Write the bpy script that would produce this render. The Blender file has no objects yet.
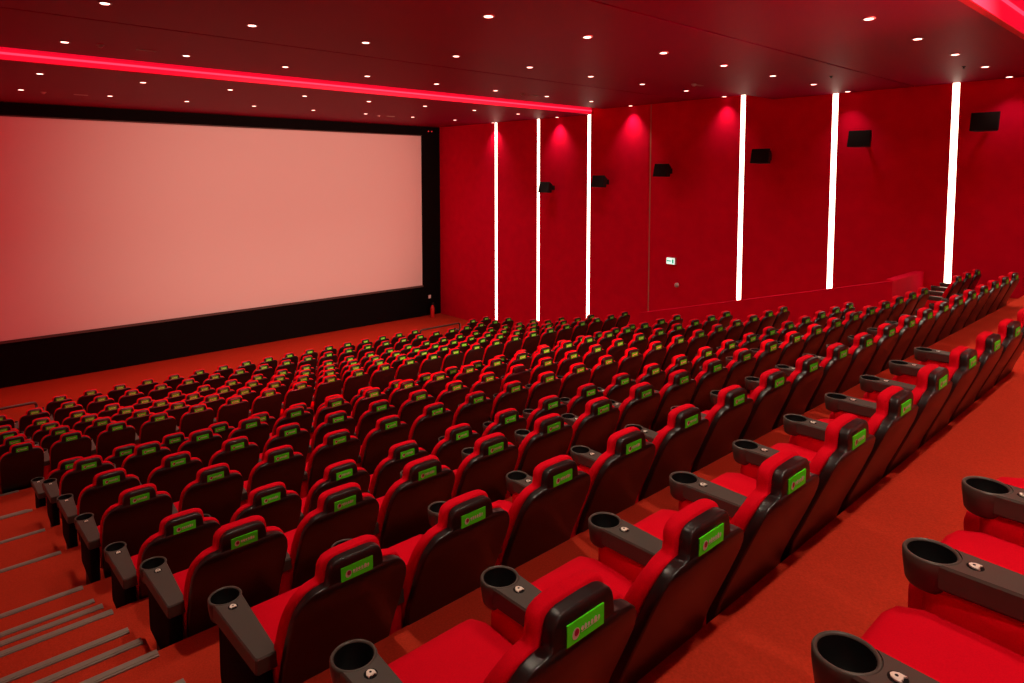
import bpy, math, random
from mathutils import Vector
random.seed(7)
S = 0.6                # one seat pitch in metres; room coordinates below are in seat pitches
Z0 = 10.05             # the flat floor in front of the screen lies this far below the eye
C = bpy.context.scene.collection
PI = math.pi
def U(x, y, z): return Vector((x*S, y*S, (z+Z0)*S))

# ------------------------------------------------------------------ materials
MATS = {}
def mat(name, col, rough=.6, spec=.3, emis=None, es=0, metal=0, noise=None, bump=0, sheen=0):
    m = bpy.data.materials.new(name); m.use_nodes = True
    nt = m.node_tree; b = nt.nodes['Principled BSDF']
    b.inputs['Base Color'].default_value = (*col, 1)
    b.inputs['Roughness'].default_value = rough
    b.inputs['Specular IOR Level'].default_value = spec
    b.inputs['Metallic'].default_value = metal
    if sheen: b.inputs['Sheen Weight'].default_value = sheen
    if emis:
        b.inputs['Emission Color'].default_value = (*emis, 1)
        b.inputs['Emission Strength'].default_value = es
    if noise:
        sc, amt = noise
        tc = nt.nodes.new('ShaderNodeTexCoord')
        n = nt.nodes.new('ShaderNodeTexNoise'); n.inputs['Scale'].default_value = sc; n.inputs['Detail'].default_value = 3
        nt.links.new(tc.outputs['Object'], n.inputs['Vector'])
        r = nt.nodes.new('ShaderNodeValToRGB')
        r.color_ramp.elements[0].position = .3; r.color_ramp.elements[1].position = .7
        r.color_ramp.elements[0].color = (*[c*(1-amt) for c in col], 1)
        r.color_ramp.elements[1].color = (*[min(1, c*(1+amt)) for c in col], 1)
        nt.links.new(n.outputs['Fac'], r.inputs['Fac'])
        nt.links.new(r.outputs['Color'], b.inputs['Base Color'])
        if bump:
            bp = nt.nodes.new('ShaderNodeBump'); bp.inputs['Strength'].default_value = bump; bp.inputs['Distance'].default_value = .01
            nt.links.new(n.outputs['Fac'], bp.inputs['Height']); nt.links.new(bp.outputs['Normal'], b.inputs['Normal'])
    MATS[name] = m
    return m
CARPET = mat('carpet', (.48, .034, .015), .95, .03, noise=(110, .14), bump=.2)
WALL = mat('red_wall_cloth', (.74, .001, .034), .9, .05, noise=(3, .05))
CEIL = mat('dark_red_ceiling', (.27, .0006, .034), .55, .05)
FASCIA = mat('cove_fascia', (.75, .015, .04), .7, .2)
BLACK = mat('black_masking', (.0035, .003, .003), .9, .05)
GAP = mat('ceiling_void', (.01, .002, .003), .9, .1)
SCREEN = mat('screen_fabric', (.62, .58, .56), .9, .05)
FABRIC = mat('red_seat_fabric', (.68, .0008, .013), .8, .06, noise=(220, .06))
PLASTIC = mat('black_plastic_shell', (.006, .0055, .005), .34, .55)
MATTE = mat('matte_black_panel', (.004, .0035, .0035), .8, .08)
ARMP = mat('charcoal_armrest', (.066, .056, .046), .42, .4)
CUPIN = mat('cup_holder_inside', (.003, .003, .003), .6, .1)
SILVER = mat('silver_badge', (.85, .80, .70), .3, .5)
TAG = mat('green_tag', (.08, .93, .012), .5, .2)
TAGW = mat('tag_print_pale', (.60, .62, .45), .5, .3)
TAGR = mat('tag_print_crimson', (.35, .01, .04), .5, .3)
NOSE = mat('grey_nosing', (.24, .20, .165), .4, .5)
LAMP = mat('downlight_lens', (.9, .7, .6), .4, .3, (1., .50, .42), 5.)
TRIM = mat('downlight_trim', (.25, .05, .05), .4, .5)
STRIP = mat('strip_diffuser', (.9, .85, .8), .5, .2, (1., .86, .66), 5.5)
STRIPL = mat('added_strip_diffuser', (.9, .85, .8), .5, .2, (1., .86, .66), 1.5)
STRIPOFF = mat('unlit_diffuser', (.55, .22, .16), .5, .3)
LEDR = mat('red_led_line', (.9, .1, .1), .5, .2, (1., .03, .07), 2.2)
COVEGLOW = mat('cove_fascia_glow', (.8, .02, .05), .6, .2, (1., .004, .035), .75)  # red glow of the lit fascia, put into the material as emission
SPK = mat('speaker_black', (.008, .008, .009), .6, .3)
GRILLE = mat('speaker_grille', (.012, .011, .012), .8, .2, noise=(200, .3))
RAIL = mat('dark_rail_steel', (.035, .018, .012), .4, .4)
SIGN = mat('exit_sign_face', (.8, .9, .88), .5, .3, (.72, 1., .9), 1.1)
SIGNG = mat('exit_sign_green', (.02, .35, .16), .5, .3, (.05, .6, .3), .5)
REDP = mat('extinguisher_red', (.6, .02, .02), .3, .5)
WHITE = mat('white_paint', (.75, .7, .68), .5, .3)
GREYM = mat('grey_fitting', (.42, .25, .24), .5, .3)
DOT = mat('red_indicator', (.4, .02, .02), .5, .3, (1, .05, .05), .5)

# ------------------------------------------------------------------ mesh helper
class MB:
    def __init__(s): s.v = []; s.f = []; s.m = []; s.sm = []
    def add(s, vs, fs, mi=0, smooth=False):
        o = len(s.v); s.v += [tuple(v) for v in vs]
        for f in fs: s.f.append(tuple(i+o for i in f)); s.m.append(mi); s.sm.append(smooth)
    def box(s, a, b, mi=0):
        x0, y0, z0 = a; x1, y1, z1 = b
        vs = [(x, y, z) for z in (z0, z1) for y in (y0, y1) for x in (x0, x1)]
        s.add(vs, [(0, 2, 3, 1), (4, 5, 7, 6), (0, 1, 5, 4), (2, 6, 7, 3), (0, 4, 6, 2), (1, 3, 7, 5)], mi)
    def loops(s, ls, mi=0, smooth=True, cap0=True, cap1=True):
        n = len(ls[0]); vs = [v for l in ls for v in l]; fs = []
        for k in range(len(ls)-1):
            for i in range(n):
                j = (i+1) % n; fs.append((k*n+i, k*n+j, (k+1)*n+j, (k+1)*n+i))
        s.add(vs, fs, mi, smooth)
        o = len(s.v)-len(vs)
        if cap0: s.f.append(tuple(o+i for i in reversed(range(n)))); s.m.append(mi); s.sm.append(False)
        if cap1: s.f.append(tuple(o+(len(ls)-1)*n+i for i in range(n))); s.m.append(mi); s.sm.append(False)
    def tube(s, pts, r, n=10, mi=0):
        pts = [Vector(p) for p in pts]; ls = []
        for k, p in enumerate(pts):
            d = (pts[min(k+1, len(pts)-1)]-pts[max(k-1, 0)]).normalized()
            a = d.cross(Vector((0, 0, 1)))
            if a.length < .05: a = d.cross(Vector((0, 1, 0)))
            a.normalize(); b = d.cross(a)
            ls.append([p+a*r*math.cos(2*PI*i/n)+b*r*math.sin(2*PI*i/n) for i in range(n)])
        s.loops(ls, mi)
    def lathe(s, c, prof, n=16, mi=0, cap0=True, cap1=True):
        s.loops([[(c[0]+r*math.cos(2*PI*i/n), c[1]+r*math.sin(2*PI*i/n), c[2]+z) for i in range(n)] for r, z in prof], mi, True, cap0, cap1)
    def obj(s, name, mats, parent=None, loc=None, bevel=0):
        me = bpy.data.meshes.new(name); me.from_pydata(s.v, [], s.f); me.update()
        for m in (mats if isinstance(mats, (list, tuple)) else [mats]): me.materials.append(m)
        me.polygons.foreach_set('material_index', s.m); me.polygons.foreach_set('use_smooth', s.sm)
        o = bpy.data.objects.new(name, me); C.objects.link(o)
        if loc is not None: o.location = loc
        if parent: o.parent = parent
        if bevel:
            b = o.modifiers.new('edge', 'BEVEL'); b.width = bevel; b.segments = 2
        return o
def rrect(cx, cy, hx, hy, r, n=3):
    r = min(r, hx*.98, hy*.98); out = []
    for qx, qy, a0 in ((1, 1, 0), (-1, 1, 90), (-1, -1, 180), (1, -1, 270)):
        for k in range(n+1):
            a = math.radians(a0+90*k/n)
            out.append((cx+qx*(hx-r)+r*math.cos(a), cy+qy*(hy-r)+r*math.sin(a)))
    return out
def thing(name, label, cat, loc=(0, 0, 0), rz=0, group=None):
    o = bpy.data.objects.new(name, None); C.objects.link(o); o.empty_display_size = .1
    o.location = loc; o.rotation_euler = (0, 0, rz); o['label'] = label; o['category'] = cat
    if group: o['group'] = group
    return o
def tag(o, label, cat, group=None):
    o['label'] = label; o['category'] = cat
    if group: o['group'] = group
    return o
def struct(o): o['kind'] = 'structure'; return o
def dup(root, loc, label, group=None):
    r = root.copy(); C.objects.link(r); r.location = loc; r['label'] = label
    if group: r['group'] = group
    for ch in root.children:
        c = ch.copy(); C.objects.link(c); c.parent = r
        for g in ch.children:
            d = g.copy(); C.objects.link(d); d.parent = c
    return r
ORD = 'zeroth first second third fourth fifth sixth seventh eighth ninth tenth eleventh twelfth thirteenth fourteenth fifteenth sixteenth seventeenth eighteenth nineteenth twentieth twenty-first twenty-second twenty-third twenty-fourth twenty-fifth'.split()

# ------------------------------------------------------------------ seating plan (seat pitches; tag position of each row)
ROWS = [  # key, first x, y, z of tag, seat indices
    ('R0', 3.005, -.235, -1.25, range(0, 3)),
    ('R1', 2.04, 1.81, -1.94, range(0, 10)),
    ('R2', 2.05, 3.87, -2.65, range(0, 20)),
    ('R3', 2.01, 5.91, -3.31, range(0, 20)),
    ('R4', 2.03, 7.92, -4.03, range(0, 20)),
    ('R5', 2.00, 9.97, -4.46, range(0, 20)),
    ('R6', 2.02, 12.05, -4.95, range(0, 20)),
    ('R7', 2.02, 14.12, -5.41, range(0, 20)),
    ('R8', 2.02, 16.24, -6.13, range(0, 20)),
    ('F1', 1.42, 19.30, -6.58, range(0, 24)),
    ('F2', 1.43, 21.41, -7.06, range(0, 24)),
    ('F3', 1.43, 23.46, -7.53, range(0, 24)),
    ('F4', 1.42, 25.62, -8.00, range(0, 24)),
    ('F5', 1.44, 27.68, -8.24, range(0, 24)),
    ('F6', 1.41, 29.65, -8.52, list(range(2, 19))+[22, 23]),
]
TH = 1.55; EDGE = .30
XL, XR, YS, YB = -1.8, 27.6, 39.0, -7.0

# floor: stepped tiers, one carpeted mesh
fl = MB()
tiers = []                                   # (y0, y1, z)
for i, (k, x0, y, z, idx) in enumerate(ROWS):
    y0 = y+EDGE; y1 = ROWS[i+1][2]+EDGE if i+1 < len(ROWS) else YS
    tiers.append((y0, y1, z-TH))
tiers = [(YB, tiers[0][0], -2.1)]+tiers
tiers[-1] = (tiers[-1][0], YS, -Z0)
prof = []
for y0, y1, z in tiers: prof += [(y0, z), (y1, z)]
vs = []; 
for y, z in prof: vs += [U(XL, y, z), U(XR, y, z)]
fl.add(vs, [(2*i, 2*i+1, 2*i+3, 2*i+2) for i in range(len(prof)-1)])
fl.add([U(XL, YB, -Z0-.3), U(XR, YB, -Z0-.3), U(XR, YS, -Z0-.3), U(XL, YS, -Z0-.3)], [(3, 2, 1, 0)])
struct(fl.obj('floor', CARPET))
# stairs in the aisles: extra steps below each tier edge, with metal nosings
st = MB(); noses = []
for (x0, x1) in ((XL, 1.36), (21.65, 24.2)):
    for a, b in zip(tiers[1:-1], tiers[2:]):
        drop = a[2]-b[2]; n = max(1, round(drop/.235)); ye = a[1]
        if x0 > 5 and ye < 5: continue
        tread = .60 if n == 3 else .95
        noses.append((x0, x1, ye, a[2]))
        for k in range(1, n):
            zz = a[2]-drop*k/n; yy = ye+tread*k
            st.box(U(x0, ye-.02, b[2]-.02), U(x1, yy, zz))
            if n == 3: noses.append((x0, x1, yy, zz))
struct(st.obj('floor_stairs', CARPET))
for k, (x0, x1, y, z) in enumerate(noses):
    m = MB()
    m.box(U(x0+.02, y-.085, z), U(x1-.03, y+.012, z+.012))
    m.box(U(x0+.02, y, z-.06), U(x1-.03, y+.012, z+.011))
    m.box(U(x0+.02, y-.06, z+.012), U(x1-.03, y-.035, z+.017))
    struct(m.obj('trim_%d' % (k+1), NOSE))

# ------------------------------------------------------------------ walls
SLOT_Y = [32.5, 28.55, 24.5, 20.35, 15.30, 11.27, 7.10]
w = MB(); HW = .11
ys = [YS]+sum([[y+HW, y-HW] for y in SLOT_Y], [])+[YB]
for i in range(0, len(ys), 2):
    w.box(U(XR, ys[i+1], -Z0-.3), U(XR+.5, ys[i], 4.6))
w.box(U(XR+.22, YB, -Z0-.3), U(XR+.5, YS, 4.6))
struct(w.obj('wall_right', WALL))
w = MB()
LSLOT = [32.5, 28.55, 24.5, 20.35, 15.30, 11.27, 7.10, 2.9, -1.3, -5.0]
ys = [YS]+sum([[y+HW, y-HW] for y in LSLOT], [])+[YB]
for i in range(0, len(ys), 2): w.box(U(XL-.4, ys[i+1], -Z0-.3), U(XL, ys[i], 4.6))
w.box(U(XL-.4, YB, -Z0-.3), U(XL-.22, YS, 4.6))
struct(w.obj('wall_left', WALL))
w = MB(); w.box(U(XL-.4, YS, -Z0-.3), U(XR+.5, YS+.4, 4.6)); struct(w.obj('wall_front', BLACK))
w = MB(); w.box(U(XL-.4, YB-.4, -Z0-.3), U(XR+.5, YB, 4.6)); struct(w.obj('wall_back', WALL))
BACKX = [1.2, 5.2, 9.2, 16.6, 20.6, 24.6]
# parapet around the side entrance
p = MB()
XP, YP = 24.3, 7.85
def ptop(y): return -3.58-.262*(y-YP)
yy = 18.4
vs = [U(XP, YP, -9), U(XP+.3, YP, -9), U(XP+.3, yy, -9), U(XP, yy, -9), U(XP, YP, ptop(YP)), U(XP+.3, YP, ptop(YP)), U(XP+.3, yy, ptop(yy)), U(XP, yy, ptop(yy))]
p.add(vs, [(0, 3, 2, 1), (4, 5, 6, 7), (0, 1, 5, 4), (1, 2, 6, 5), (2, 3, 7, 6), (3, 0, 4, 7)])
p.box(U(XP+.3, YP, -9), U(XR, YP+.3, ptop(YP)))
struct(p.obj('wall_parapet', WALL))

# light strips in the wall slots
SLAB = ['nearest the screen', 'second from the screen', 'third from the screen', 'fourth from the screen, unlit and thin', 'third from the rear', 'second from the rear', 'nearest the camera']
def ceil_z(y):
    if y > 24.4: return 3.36+(y-26.7)*.005
    if y > 13.9: return 3.60
    return 3.29 if y > 3 else 3.62
for i, y in enumerate(SLOT_Y):
    off = i == 3
    t = thing('wall_light_strip', ('unlit thin pale vertical slot light on the red side wall' if off else 'glowing white vertical light strip on red side wall, '+SLAB[i]), 'wall light', U(XR+.08, y, -7), 0, 'vertical light strips on the side wall')
    zt = ceil_z(y)+.02; zb = (-9.6, -8.9, -8.2, -9.0, -8.6, -8.6, -6.4)[i]
    if y < 8: zb = -6.4
    h = HW*(.30 if off else 1)
    m = MB(); m.box((-.07*S, -h*S, (zb+7)*S), (.05*S, h*S, (zt+7)*S)); m.obj('diffuser', STRIPOFF if off else STRIP, t)
    m = MB()
    m.box((.05*S, -HW*S, (zb+7)*S), (.14*S, HW*S, (zt+7)*S))
    if off:
        m.box((-.06*S, -HW*S, (zb+7)*S), (.05*S, -h*S, (zt+7)*S)); m.box((-.06*S, h*S, (zb+7)*S), (.05*S, HW*S, (zt+7)*S))
    m.obj('housing', WALL, t)

for i, y in enumerate(LSLOT):  # added out-of-view strips that raise the light on the chairs
    t = thing('wall_light_strip', 'added unseen light strip on the stair aisle wall, %s from the screen' % ORD[i+1], 'wall light', U(XL-.08, y, -7), 0, 'added light strips on the stair aisle wall')
    zt = ceil_z(y)+.02; zb = -9.9 if y > 19 else -6.3 if y > 8 else -3 if y > 3 else -1.9
    m = MB(); m.box((-.05*S, -HW*S, (zb+7)*S), (0, HW*S, (zt+7)*S)); m.obj('diffuser', STRIPL, t)
    m = MB(); m.box((-.14*S, -HW*S, (zb+7)*S), (-.05*S, HW*S, (zt+7)*S)); m.obj('housing', WALL, t)

for i, x in enumerate(BACKX):  # added out-of-view strips that light the tags and chair backs
    t = thing('wall_light_strip', 'added unseen light strip on the rear wall, %s from the stair aisle' % ORD[i+1], 'wall light', U(x, YB, 0), 0, 'added light strips on the rear wall')
    m = MB(); m.box((-HW*S, .02, -1.6*S), (HW*S, .05, 3.4*S)); m.obj('diffuser', STRIP, t)
    m = MB(); m.box((-HW*S-.01, 0, -1.62*S), (HW*S+.01, .02, 3.42*S)); m.obj('housing', GREYM, t)

# ------------------------------------------------------------------ screen and its black surround
YF = YS
sx0, sx1, sz0, sz1 = -.2, 26.05, -7.93, 2.80
cxs = (sx0+sx1)/2
def sy(x): return YF-.32+.0*(x-cxs)
t = thing('cinema_screen', 'huge pale cinema screen filling the black front wall', 'screen', U(cxs, YF-.3, -Z0))
m = MB(); n = 24; vs = []
O = U(cxs, YF-.3, -Z0)
for k in range(n+1):
    x = sx0+(sx1-sx0)*k/n; bow = .22*((x-cxs)/13)**2
    for z in (sz0, sz1): vs += [U(x, YF-.04-bow*.7, z)-O]
m.add(vs, [(2*i, 2*i+1, 2*i+3, 2*i+2) for i in range(n)], 0, True)
vs2 = [Vector(v)+Vector((0, .03, 0)) for v in vs]
m.add(vs2, [(2*i+2, 2*i+3, 2*i+1, 2*i) for i in range(n)], 0, True)
m.obj('screen_fabric', SCREEN, t)
m = MB()
for a, b in (((XL+.1, sz1), (XR, 3.52)), ((XL+.1, -Z0), (XR, sz0)), ((sx1, sz0), (XR, sz1)), ((XL+.1, sz0), (sx0, sz1))):
    m.box(U(a[0], YF-.25, a[1])-O, U(b[0], YF, b[1])-O)
m.obj('masking_frame', BLACK, t)
m = MB()
m.box(U(sx0, YF-.32, sz0)-O, U(sx1, YF-.25, sz0+.12)-O); m.box(U(sx0, YF-.32, sz1-.06)-O, U(sx1, YF-.25, sz1)-O)
m.obj('lower_edge_trim', mat('masking_edge', (.07, .055, .05), .7, .2), t)
for dx, lab in ((-.18, 'tiny red indicator on screen surround top corner, nearer the screen'), (.1, 'tiny red indicator on screen surround top corner, nearer the wall')):
    m = MB(); m.lathe((0, 0, 0), [(.02, -.02), (.03, 0), (.02, .02)], 10); o = m.obj('indicator_light', DOT, None, U(26.8+dx, YF-.28, 3.1)); o.rotation_euler = (PI/2, 0, 0)
    tag(o, lab, 'indicator')

# ------------------------------------------------------------------ ceiling
c = MB()
def slab(y0, y1, z0, z1, th=.12):
    c.add([U(XL, y0, z0), U(XR, y0, z0), U(XR, y1, z1), U(XL, y1, z1), U(XL, y0, z0+th), U(XR, y0, z0+th), U(XR, y1, z1+th), U(XL, y1, z1+th)],
          [(0, 3, 2, 1), (4, 5, 6, 7), (0, 1, 5, 4), (1, 2, 6, 5), (2, 3, 7, 6), (3, 0, 4, 7)])
slab(24.4, YS, ceil_z(24.41), ceil_z(39))
slab(18.05, 23.5, 3.60, 3.60)
slab(12.6, 17.97, 3.60, 3.60)
slab(8.45, 13.9, 3.29, 3.29)
slab(3.80, 8.38, 3.29, 3.29)
slab(YB, 1.6, 3.62, 3.62)
struct(c.obj('ceiling', CEIL))
c = MB(); c.box(U(XL, YB, 4.45), U(XR, YS, 4.6)); struct(c.obj('ceiling_void', GAP))
# cove fascias with their red light lines
def cove(name, y, z0, z1, led, lab, dz, es_mat=LEDR, yo=.06):
    m = MB(); m.box(U(XL, y, z0), U(XR, y+.15, z1)); struct(m.obj(name, FASCIA))
    m = MB(); m.box(U(XL+.05, y-yo, led-.03), U(XR-.15, y-.002, led+.03))
    t = thing('cove_light', lab, 'cove light', (0, 0, 0), 0, 'red cove light lines in the ceiling'); m.obj('light_line', es_mat, t)
    m = MB(); m.box(U(XL+.05, y-.02, z0), U(XR-.15, y-.001, dz)); m.obj('diffuser', COVEGLOW, t)  # emissive sheet painting the LED glow onto the fascia
cove('ceiling_fascia', 24.25, 3.36, 4.4, 3.535, 'glowing red light line in the ceiling step above the front seats', 3.95)
cove('ceiling_fascia', 3.66, 3.29, 4.4, 3.70, 'glowing red light line in the ceiling step over the camera', 4.3)
LEDF = mat('faint_red_led', (.9, .1, .1), .5, .2, (1., .02, .05), 2.2)
m = MB(); m.box(U(XL+.05, 13.70, 3.41), U(20.5, 13.86, 3.44))
tag(m.obj('cove_light_line', LEDF), 'faint red light line over the mid ceiling edge', 'cove light', 'red cove light lines in the ceiling')

# downlights
LROW = [('A', 32.5, 9), ('B', 26.75, 9), ('C', 21.45, 9), ('D', 16.1, 9), ('E', 10.62, 9), ('F', 5.47, 9), ('G', .2, 9), ('H', -4.8, 9)]
RN = ['the row by the screen', 'the second row from the screen', 'the third row from the screen', 'the fourth row from the screen', 'the fifth row from the screen', 'the sixth row from the screen', 'the added row above the camera', 'the added rearmost row']  # last two rows added out of view to brighten the near seats
m1 = MB(); m1.lathe((0, 0, 0), [(.080, 0), (.080, -.012), (.058, -.012), (.052, .03)], 20, 0, False, False)
m2 = MB(); m2.lathe((0, 0, 0), [(.050, -.016), (.056, -.011), (.056, -.002)], 20)
dl = None
for ri, (k, y, n) in enumerate(LROW):
    for j in range(n):
        x = (27.35 if ri < 4 else 27.12)-3.05*j; z = ceil_z(y)
        lab = 'small round pinkish downlight, %s from the side wall, in %s' % (ORD[j+1], RN[ri])
        if dl is None:
            dl = thing('ceiling_downlight', lab, 'ceiling light', U(x, y, z), 0, 'downlights in the ceiling')
            m1.obj('trim_ring', TRIM, dl); m2.obj('lens', LAMP, dl)
        else: dup(dl, U(x, y, z), lab)
        L = bpy.data.lights.new('downlight_beam', 'SPOT')
        L.energy = (172 if ri < 5 else 200)*((.8, 1, 1, .5, .3, .2, 1, 1)[ri] if j == 0 else 1)
        L.color = (1., .80, .62); L.spot_size = math.radians(92 if j == 0 else 100); L.spot_blend = 1; L.shadow_soft_size = .06
        lo = bpy.data.objects.new('downlight_beam', L); C.objects.link(lo); lo.location = U(x-(.1 if j == 0 else 0), y, z)-Vector((0, 0, .03))

# detectors and slot vents beside some downlights
def detector(x, y, lab):
    z = ceil_z(y); t = thing('smoke_detector', lab, 'detector', U(x, y, z), 0, 'ceiling detectors')
    m = MB(); m.lathe((0, 0, 0), [(.06, 0), (.06, -.015), (.05, -.02)], 16); m.obj('base', GREYM, t)
    m = MB(); m.lathe((0, 0, -.02), [(.04, 0), (.036, -.02), (.02, -.03)], 16); m.obj('sensor_head', GREYM, t)
def vent(x, y, lab):
    z = ceil_z(y); t = thing('ceiling_vent', lab, 'vent', U(x, y, z), 0, 'slot vents in the ceiling')
    m = MB()
    m.box((-.15, -.045, -.010), (.15, -.032, 0)); m.box((-.15, .032, -.010), (.15, .045, 0)); m.box((-.15, -.032, -.010), (-.137, .032, 0)); m.box((.137, -.032, -.010), (.15, .032, 0))
    m.obj('frame', GREYM, t)
    m = MB()
    for q in (-.018, .0, .018): m.box((-.137, q-.004, -.008), (.137, q+.004, 0))
    m.obj('slat', GREYM, t)
for (x, y, dx, nm) in ((3.75, 21.3, 1.15, 'third ceiling row, far from the side wall'), (3.72, 32.9, 1.3, 'ceiling row by the screen, far from the side wall'),
        (19.9, 21.6, .75, 'third ceiling row, toward the side wall'), (19.3, 33.0, .8, 'ceiling row by the screen, toward the side wall'), (20.85, 13.5, .35, 'lower ceiling panel near the side wall')):
    detector(x, y, 'small grey round detector on '+nm); vent(x+dx, y+.05, 'pale slot vent on '+nm)
for x, y, lab in ((22.6, 9.4, 'tiny dark sprinkler between two downlights, farther from camera'), (23.6, 5.9, 'tiny dark sprinkler between two downlights, nearer the camera')):
    t = thing('ceiling_sprinkler', lab, 'sprinkler', U(x, y, 3.29)); m = MB(); m.lathe((0, 0, 0), [(.035, 0), (.035, -.008), (.012, -.012), (.012, -.035)], 12); m.obj('body', SPK, t)
    m = MB(); m.lathe((0, 0, -.035), [(.025, 0), (.025, -.004)], 12); m.obj('deflector', SPK, t)

# ------------------------------------------------------------------ surround speakers
SP = [(27.79, -.75), (23.6, -.37), (19.49, .21), (14.29, .80), (10.21, 1.39), (6.14, 1.81)]
SPL = ['farthest, beside the second light strip', 'beside the third light strip', 'beside the thin unlit slot', 'beside the fourth bright strip', 'beside the fifth bright strip', 'nearest, at the upper right']
for i, (y, z) in enumerate(SP):
    y, z = y*.982, z*.982
    t = thing('wall_speaker', 'black surround speaker on red side wall, '+SPL[i], 'speaker', U(27.0, y, z), 0, 'surround speakers on the side wall')
    W, H, D = .25, .195, .20
    def pr_(x, yy, zz):      # tilt down toward the seats
        a = math.radians(-14); return (x*math.cos(a)-zz*math.sin(a), yy, x*math.sin(a)+zz*math.cos(a))
    m = MB()                 # wedge cabinet: front larger than back
    f = [pr_(-D*.6, sy_*W, sz_*H) for sy_, sz_ in ((-1, -1), (1, -1), (1, 1), (-1, 1))]
    b = [pr_(D*.7, sy_*W*.7, sz_*H*.72) for sy_, sz_ in ((-1, -1), (1, -1), (1, 1), (-1, 1))]
    m.loops([f, b], 0, False); m.obj('cabinet', SPK, t, None, .008)
    m = MB()
    f = [pr_(-D*.6-.012, sy_*W*.93, sz_*H*.93) for sy_, sz_ in ((-1, -1), (1, -1), (1, 1), (-1, 1))]
    b = [pr_(-D*.6+.004, sy_*W*.93, sz_*H*.93) for sy_, sz_ in ((-1, -1), (1, -1), (1, 1), (-1, 1))]
    m.loops([f, b], 0, False); m.obj('grille', GRILLE, t)
    m = MB(); m.box((.10, -.03, -.03), (.345, .03, .03)); m.box((.335, -.08, -.08), (.36, .08, .08)); m.obj('bracket', SPK, t)

# exit sign, call point
t = thing('exit_sign', 'small glowing white and green exit sign on red side wall', 'sign', U(XR-.08, 18.93, -4.26))
m = MB(); m.box((-.03, -.15, -.10), (.048, .15, .10)); m.obj('housing', WHITE, t)
m = MB(); m.box((-.036, -.14, -.09), (-.03, .14, .09)); m.obj('face', SIGN, t)
m = MB()
m.add([(-.038, -.02, .02), (-.038, .10, .02), (-.038, .10, .045), (-.038, .13, .0), (-.038, .10, -.045), (-.038, .10, -.02), (-.038, -.02, -.02)], [(0, 1, 5, 6), (2, 3, 4)])
m.add([(-.038, -.11, -.07), (-.038, -.05, -.07), (-.038, -.05, .06), (-.038, -.11, .06)], [(0, 1, 2, 3)])
m.obj('pictogram', SIGNG, t)
t = thing('call_point', 'small pale round call point on red wall below exit sign', 'call point', U(XR-.05, 18.6, -5.44))
m = MB(); m.lathe((0, 0, 0), [(.07, -.02), (.07, .02), (.05, .03)], 16); o = m.obj('body', WHITE, t); o.rotation_euler = (0, -PI/2, 0)
m = MB(); m.lathe((0, 0, .03), [(.04, 0), (.035, .012)], 16); o = m.obj('button', WHITE, t); o.rotation_euler = (0, -PI/2, 0)
# extinguisher by the screen
t = thing('fire_extinguisher', 'small red fire extinguisher standing at the black screen corner', 'fire extinguisher', U(26.3, YF-1.05, -Z0))
m = MB(); m.lathe((0, 0, 0), [(.075, 0), (.085, .02), (.085, .42), (.06, .50), (.03, .53)], 18); m.obj('cylinder', REDP, t)
m = MB(); m.lathe((0, 0, .53), [(.03, 0), (.03, .04)], 12); m.box((-.02, -.02, .57), (.10, .02, .60)); m.box((-.02, -.015, .615), (.09, .015, .635)); m.obj('valve', SPK, t)
m = MB(); m.tube([(.02, -.02, .58), (.09, -.06, .52), (.11, -.06, .35), (.10, -.05, .22)], .012); m.obj('hose', SPK, t)
m = MB(); m.box((-.06, -.01, -.07), (.06, .01, .07)); o = m.obj('extinguisher_sign', WHITE, None, U(26.6, YF-.28, -Z0+1.35)); tag(o, 'small pale square sign above the fire extinguisher', 'sign')

# handrails in the gaps of the front row
def rail(x0, x1, lab):
    t = thing('handrail', lab, 'handrail', U((x0+x1)/2, 30.2, -Z0), 0, 'handrails in the front row gaps')
    h = 1.45*S; w_ = (x1-x0)/2*S
    m = MB(); r = .07
    pts = [(-w_, 0, h-r)]+[(-w_+r-r*math.cos(a), 0, h-r+r*math.sin(a)) for a in (.5, 1.0, PI/2)]+[(w_-r+r*math.sin(a), 0, h-r+r*math.cos(a)) for a in (0, .5, 1.0)]+[(w_, 0, h-r)]
    m.tube(pts, .03); m.obj('top_rail', RAIL, t)
    for s_ in (-1, 1):
        m = MB(); m.tube([(s_*w_, 0, 0), (s_*w_, 0, h-r+.01)], .03); m.lathe((s_*w_, 0, 0), [(.05, 0), (.05, .012)], 12); m.obj('post', RAIL, t)
    m = MB(); m.tube([(-w_, 0, h*.5), (w_, 0, h*.5)], .015); m.obj('mid_rail', RAIL, t)
rail(20.1, 22.85, 'dark metal handrail in front row gap near the side wall')
rail(-.6, 2.72, 'dark metal handrail at the stair aisle end of front row')

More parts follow.
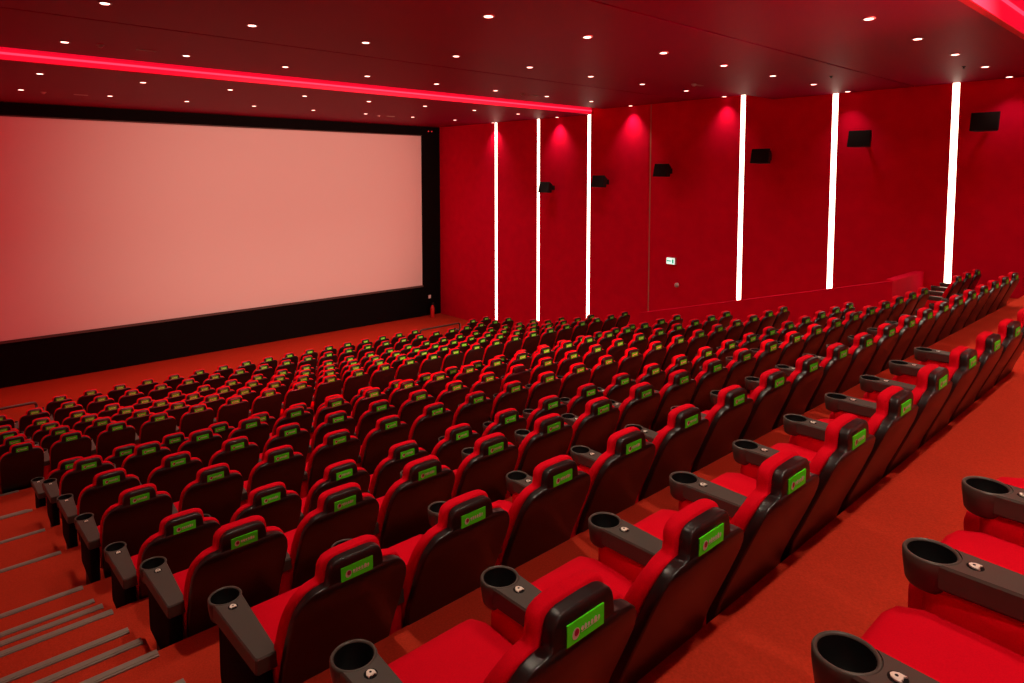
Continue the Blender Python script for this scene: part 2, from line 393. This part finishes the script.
# ------------------------------------------------------------------ the chair
def lerp(tab, v):
    for (a, b), (c_, d) in zip(tab, tab[1:]):
        if v <= c_: return b+(d-b)*(v-a)/(c_-a) if c_ > a else d
    return tab[-1][1]
YB_TAB = [(.16, .235), (.25, .225), (.42, .188), (.60, .110), (.80, .028), (.88, .003), (.93, 0), (1.03, 0.004)]
WID = [(.18, .225), (.30, .245), (.50, .256), (.70, .260), (.78, .257), (.82, .250), (.85, .238), (.875, .220), (.892, .198), (.900, .172), (.903, .152), (.908, .140), (.935, .136), (.955, .133), (.970, .128), (.982, .119), (.990, .106), (.995, .088), (.997, .04)]
def backpart(off, ya, yb, r, bulge=0, zlo=.18, head=0, hs=1):
    ls = []
    rows = [(z, w_*(hs if z > .905 else 1)) for z, w_ in WID if z >= zlo]
    top = rows[-1][0]
    for k, (z, w_) in enumerate(rows):
        y0 = lerp(YB_TAB, z)
        zz = z+off if z > .6 else z+off*(z-zlo)/(.6-zlo+1e-6)*1.0
        hh = head*max(0, min(1, (z-.90)/.05))
        e = max(0, 1-(top-z)/.03); sh = (yb-ya)*.10*e*e      # rounds the crown edge
        y1, y2 = y0+ya+sh, y0+yb+bulge*math.sin(max(0, min(1, (z-.2)/.7))*PI)+hh-sh
        ls.append([(px, py, zz) for px, py in rrect(0, (y1+y2)/2, w_+off, (y2-y1)/2, r)])
    m = MB(); m.loops(ls, 0, True); return m
def make_chair(label, arms=(-1,), tagged=True, aisle=False, group='red cinema chairs in rows'):
    t = thing('cinema_chair', label, 'cinema chair', (0, 0, 0), 0, group)
    backpart(.0, 0, .043, .009, hs=.89).obj('back_shell', PLASTIC, t)
    shell = t.children[0]
    backpart(.006, .043, .094, .022, .03, .30, .002).obj('backrest', FABRIC, t)
    if tagged:                                  # green tag with pale lettering and a crimson dot
        m = MB(); W, H = .071, .029
        def P(u, v, d): z = .930+v; return (u, lerp(YB_TAB, z)-d, z)
        vs = [P(a*W, b*H, d) for d in (.004, -.01) for a, b in ((-1, -1), (1, -1), (1, 1), (-1, 1))]
        m.add(vs, [(0, 1, 2, 3), (0, 4, 5, 1), (1, 5, 6, 2), (2, 6, 7, 3), (3, 7, 4, 0)], 0)
        def blob(cx, cy, rx, ry, d, mi, n=12):
            m.add([P(cx+rx*math.cos(2*PI*i/n), cy+ry*math.sin(2*PI*i/n), d) for i in range(n)], [tuple(range(n))], mi)
        blob(-.040, -.003, .014, .016, .0048, 1); blob(-.038, .0, .009, .010, .0056, 2)
        for cx, rx, ry in ((-.016, .0055, .006), (-.004, .005, .008), (.008, .005, .006), (.021, .005, .007), (.035, .0065, .010), (.048, .004, .007)):
            blob(cx, .002, rx, ry, .0050, 1, 8)
        m.add([P(a, b, .0047) for a, b in ((-.02, -.0085), (.05, -.007), (.05, -.005), (-.02, -.0065))], [(0, 1, 2, 3)], 1)
        o = m.obj('green_tag', [TAG, TAGW, TAGR], t); o.parent = shell; o['label'] = 'small green tag with pale lettering'
    # seat cushion
    m = MB(); ls = []
    for y, w_, z0, z1 in ((.225, .20, .36, .42), (.25, .228, .335, .445), (.32, .238, .32, .455), (.42, .24, .315, .462), (.55, .24, .31, .470), (.68, .238, .306, .474), (.745, .226, .312, .460), (.772, .204, .33, .438), (.784, .165, .355, .41)):
        ls.append([(px, y, pz) for px, pz in rrect(0, (z0+z1)/2, w_, (z1-z0)/2, .035)][::-1])
    m.loops(ls); m.obj('seat_cushion', FABRIC, t)
    m = MB(); m.box((-.2, .24, .25), (.2, .58, .315)); m.obj('seat_pan', PLASTIC, t, None)
    for sx in arms:
        x = sx*.30
        # armrest body with scooped front meeting the cup ring
        a = MB(); R = .073; cy_ = .690; n = 12
        def outline(ins):
            hw2 = .064-ins; hr = .046-ins; R2 = R
            a0 = math.asin(hw2/R2); pts = [(x-hr+.006, .190+ins), (x+hr-.006, .190+ins), (x+hr, .20+ins)]
            for k in range(n+1):
                an = -PI/2+a0-2*a0*k/n
                pts.append((x+R2*math.cos(an), cy_+R2*math.sin(an)))
            pts.append((x-hr, .20+ins)); return pts
        a.loops([[(px, py, z) for px, py in outline(i_)] for z, i_ in ((.532, .008), (.540, 0), (.599, 0), (.606, .005))], 0, False)
        ar = a.obj('armrest', ARMP, t)
        cu = MB(); cu.lathe((x, cy_, .606), [(.050, -.094), (.060, -.094), (.065, -.085), (.0725, -.03), (.073, -.005), (.070, 0), (.064, 0), (.061, -.005), (.056, -.075), (.001, -.077)], 28, 0, True, False)
        o = cu.obj('cup_holder', ARMP, t); o.parent = ar
        me = o.data; me.materials.append(CUPIN)
        for pl in me.polygons:
            ctr = pl.center; rr = math.hypot(ctr.x-x, ctr.y-cy_)
            if rr < .0615 and ctr.z > .525 and ctr.z < .6035: pl.material_index = 1
        b = MB(); b.lathe((x, .585, .606), [(.021, -.002), (.021, .0008)], 16, 0)
        sh = [(-.013, .014), (-.007, .008), (0, .011), (.007, .008), (.013, .014), (.014, -.002), (.008, -.012), (0, -.016), (-.008, -.012), (-.014, -.002)]
        b.loops([[(x+u, .585-v, .6065+zz) for u, v in sh] for zz in (0, .004)], 1, False)
        b.lathe((x+.001, .588, .6105), [(.004, 0), (.004, .0006)], 8, 0)
        o = b.obj('number_badge', [CUPIN, SILVER], t); o.parent = ar; o['label'] = 'small silver badge'
        # upholstered side pad and black support foot
        q = MB(); ls = []
        for z, e in ((.20, .012), (.215, .003), (.25, 0), (.49, 0), (.515, .003), (.531, .012)):
            ls.append([(px, py, z) for px, py in rrect(x, .455, (.036 if aisle and sx < 0 else .058)-e, .250-e, .050)])
        q.loops(ls); q.obj('side_pad', MATTE if (aisle and sx < 0) else FABRIC, t)
        q = MB(); q.box((x-.022, .30, .012), (x+.022, .58, .205)); q.box((x-.035, .26, 0), (x+.035, .64, .014)); q.obj('leg', PLASTIC, t)
    return t
proto = make_chair('x'); first = make_chair('x', (-1,), True, True); endp = make_chair('x', (-1, 1)); bare = make_chair('x', (-1,), False)
def rank(k):
    if k[0] == 'R': return '%s row from the camera' % ORD[int(k[1])+1]
    return '%s row beyond the cross aisle' % ORD[int(k[1])]
used = set()
for k, x0, y, z, idx in ROWS:
    idx = list(idx); last = idx[-1]
    fz = z-TH if k != 'F6' else -Z0
    for i in idx:
        pro = endp if (i == last or (k == 'F6' and i == 18)) and k not in ('R0', 'R1') else proto
        if i == idx[0] and k != 'R0': pro = first
        if k == 'R6' and i == 9: pro = bare
        if k == 'R0':
            lab = 'red chair on the nearest upper tier, %s, only cushion and armrest showing' % ['lowest in view', 'second lowest', 'third lowest'][i]
        elif k == 'R6' and i == 9: lab = 'red and black cinema chair whose back lacks the green tag, seventh row'
        else:
            cnt = idx.index(i)+1
            lab = 'red cinema chair, green tag, %s from the stair aisle, %s' % (ORD[cnt], rank(k))
        g = 'chairs in the '+rank(k)
        loc = U(x0+i, y, fz)
        if pro.name in used: dup(pro, loc, lab, g)
        else: pro.location = loc; pro['label'] = lab; pro['group'] = g; used.add(pro.name)
for i, x in enumerate((24.3, 25.38, 26.5)):
    dup(endp if i == 2 else proto, U(x, 5.91, -3.31-TH), 'red cinema chair against the side wall beyond the aisle gap, %s of three' % ['innermost', 'middle', 'outermost'][i], 'chairs by the side wall in the fourth row')

# ------------------------------------------------------------------ lighting
def area(name, loc, rot, sx, sy_, e, col, spread=180):
    L = bpy.data.lights.new(name, 'AREA'); L.shape = 'RECTANGLE'; L.size = sx; L.size_y = sy_; L.energy = e; L.color = col; L.spread = math.radians(spread)
    o = bpy.data.objects.new(name, L); C.objects.link(o); o.location = loc; o.rotation_euler = rot; return o
# added warm spot at the unseen rear, put in to brighten the screen
L = bpy.data.lights.new('added_screen_fill', 'SPOT'); L.energy = 13500; L.color = (1., .68, .50); L.spot_size = math.radians(39); L.spot_blend = 1; L.shadow_soft_size = .1
o = bpy.data.objects.new('added_screen_fill', L); C.objects.link(o); o.location = U(12.9, YB+.4, 2.9)
tgt = U(17.0, YS, -1.6); o.rotation_euler = (tgt-o.location).to_track_quat('-Z', 'Y').to_euler()
L = bpy.data.lights.new('added_red_screen_fill', 'SPOT'); L.energy = 13000; L.color = (1., .06, .07); L.spot_size = math.radians(46); L.spot_blend = .5; L.shadow_soft_size = .1  # added red spot at the rear, put in to redden the screen
o = bpy.data.objects.new('added_red_screen_fill', L); C.objects.link(o); o.location = U(13.5, YB+.4, 2.9)
tgt = U(11.0, YS, -1.0); o.rotation_euler = (tgt-o.location).to_track_quat('-Z', 'Y').to_euler()
wd = bpy.data.worlds.new('World'); bpy.context.scene.world = wd; wd.use_nodes = True
wd.node_tree.nodes['Background'].inputs[0].default_value = (0, 0, 0, 1)

# ------------------------------------------------------------------ camera
cam = bpy.data.cameras.new('camera'); co = bpy.data.objects.new('camera', cam); C.objects.link(co)
co.location = U(0, 0, 0); co.rotation_euler = (math.radians(90-3.93), 0, math.radians(-41.73))
cam.sensor_width = 36; cam.lens = 655.1/1024*36; cam.shift_y = -121.2/1024; cam.clip_start = .05; cam.clip_end = 200
sc = bpy.context.scene; sc.camera = co
sc.view_settings.view_transform = 'Standard'; sc.view_settings.look = 'None'; sc.view_settings.gamma = 1; sc.view_settings.use_curve_mapping = False
sc.view_settings.exposure = 0
sc.cycles.use_denoising = True
sc.cycles.max_bounces = 6; sc.cycles.diffuse_bounces = 4; sc.cycles.glossy_bounces = 3
sc.cycles.sample_clamp_indirect = 6
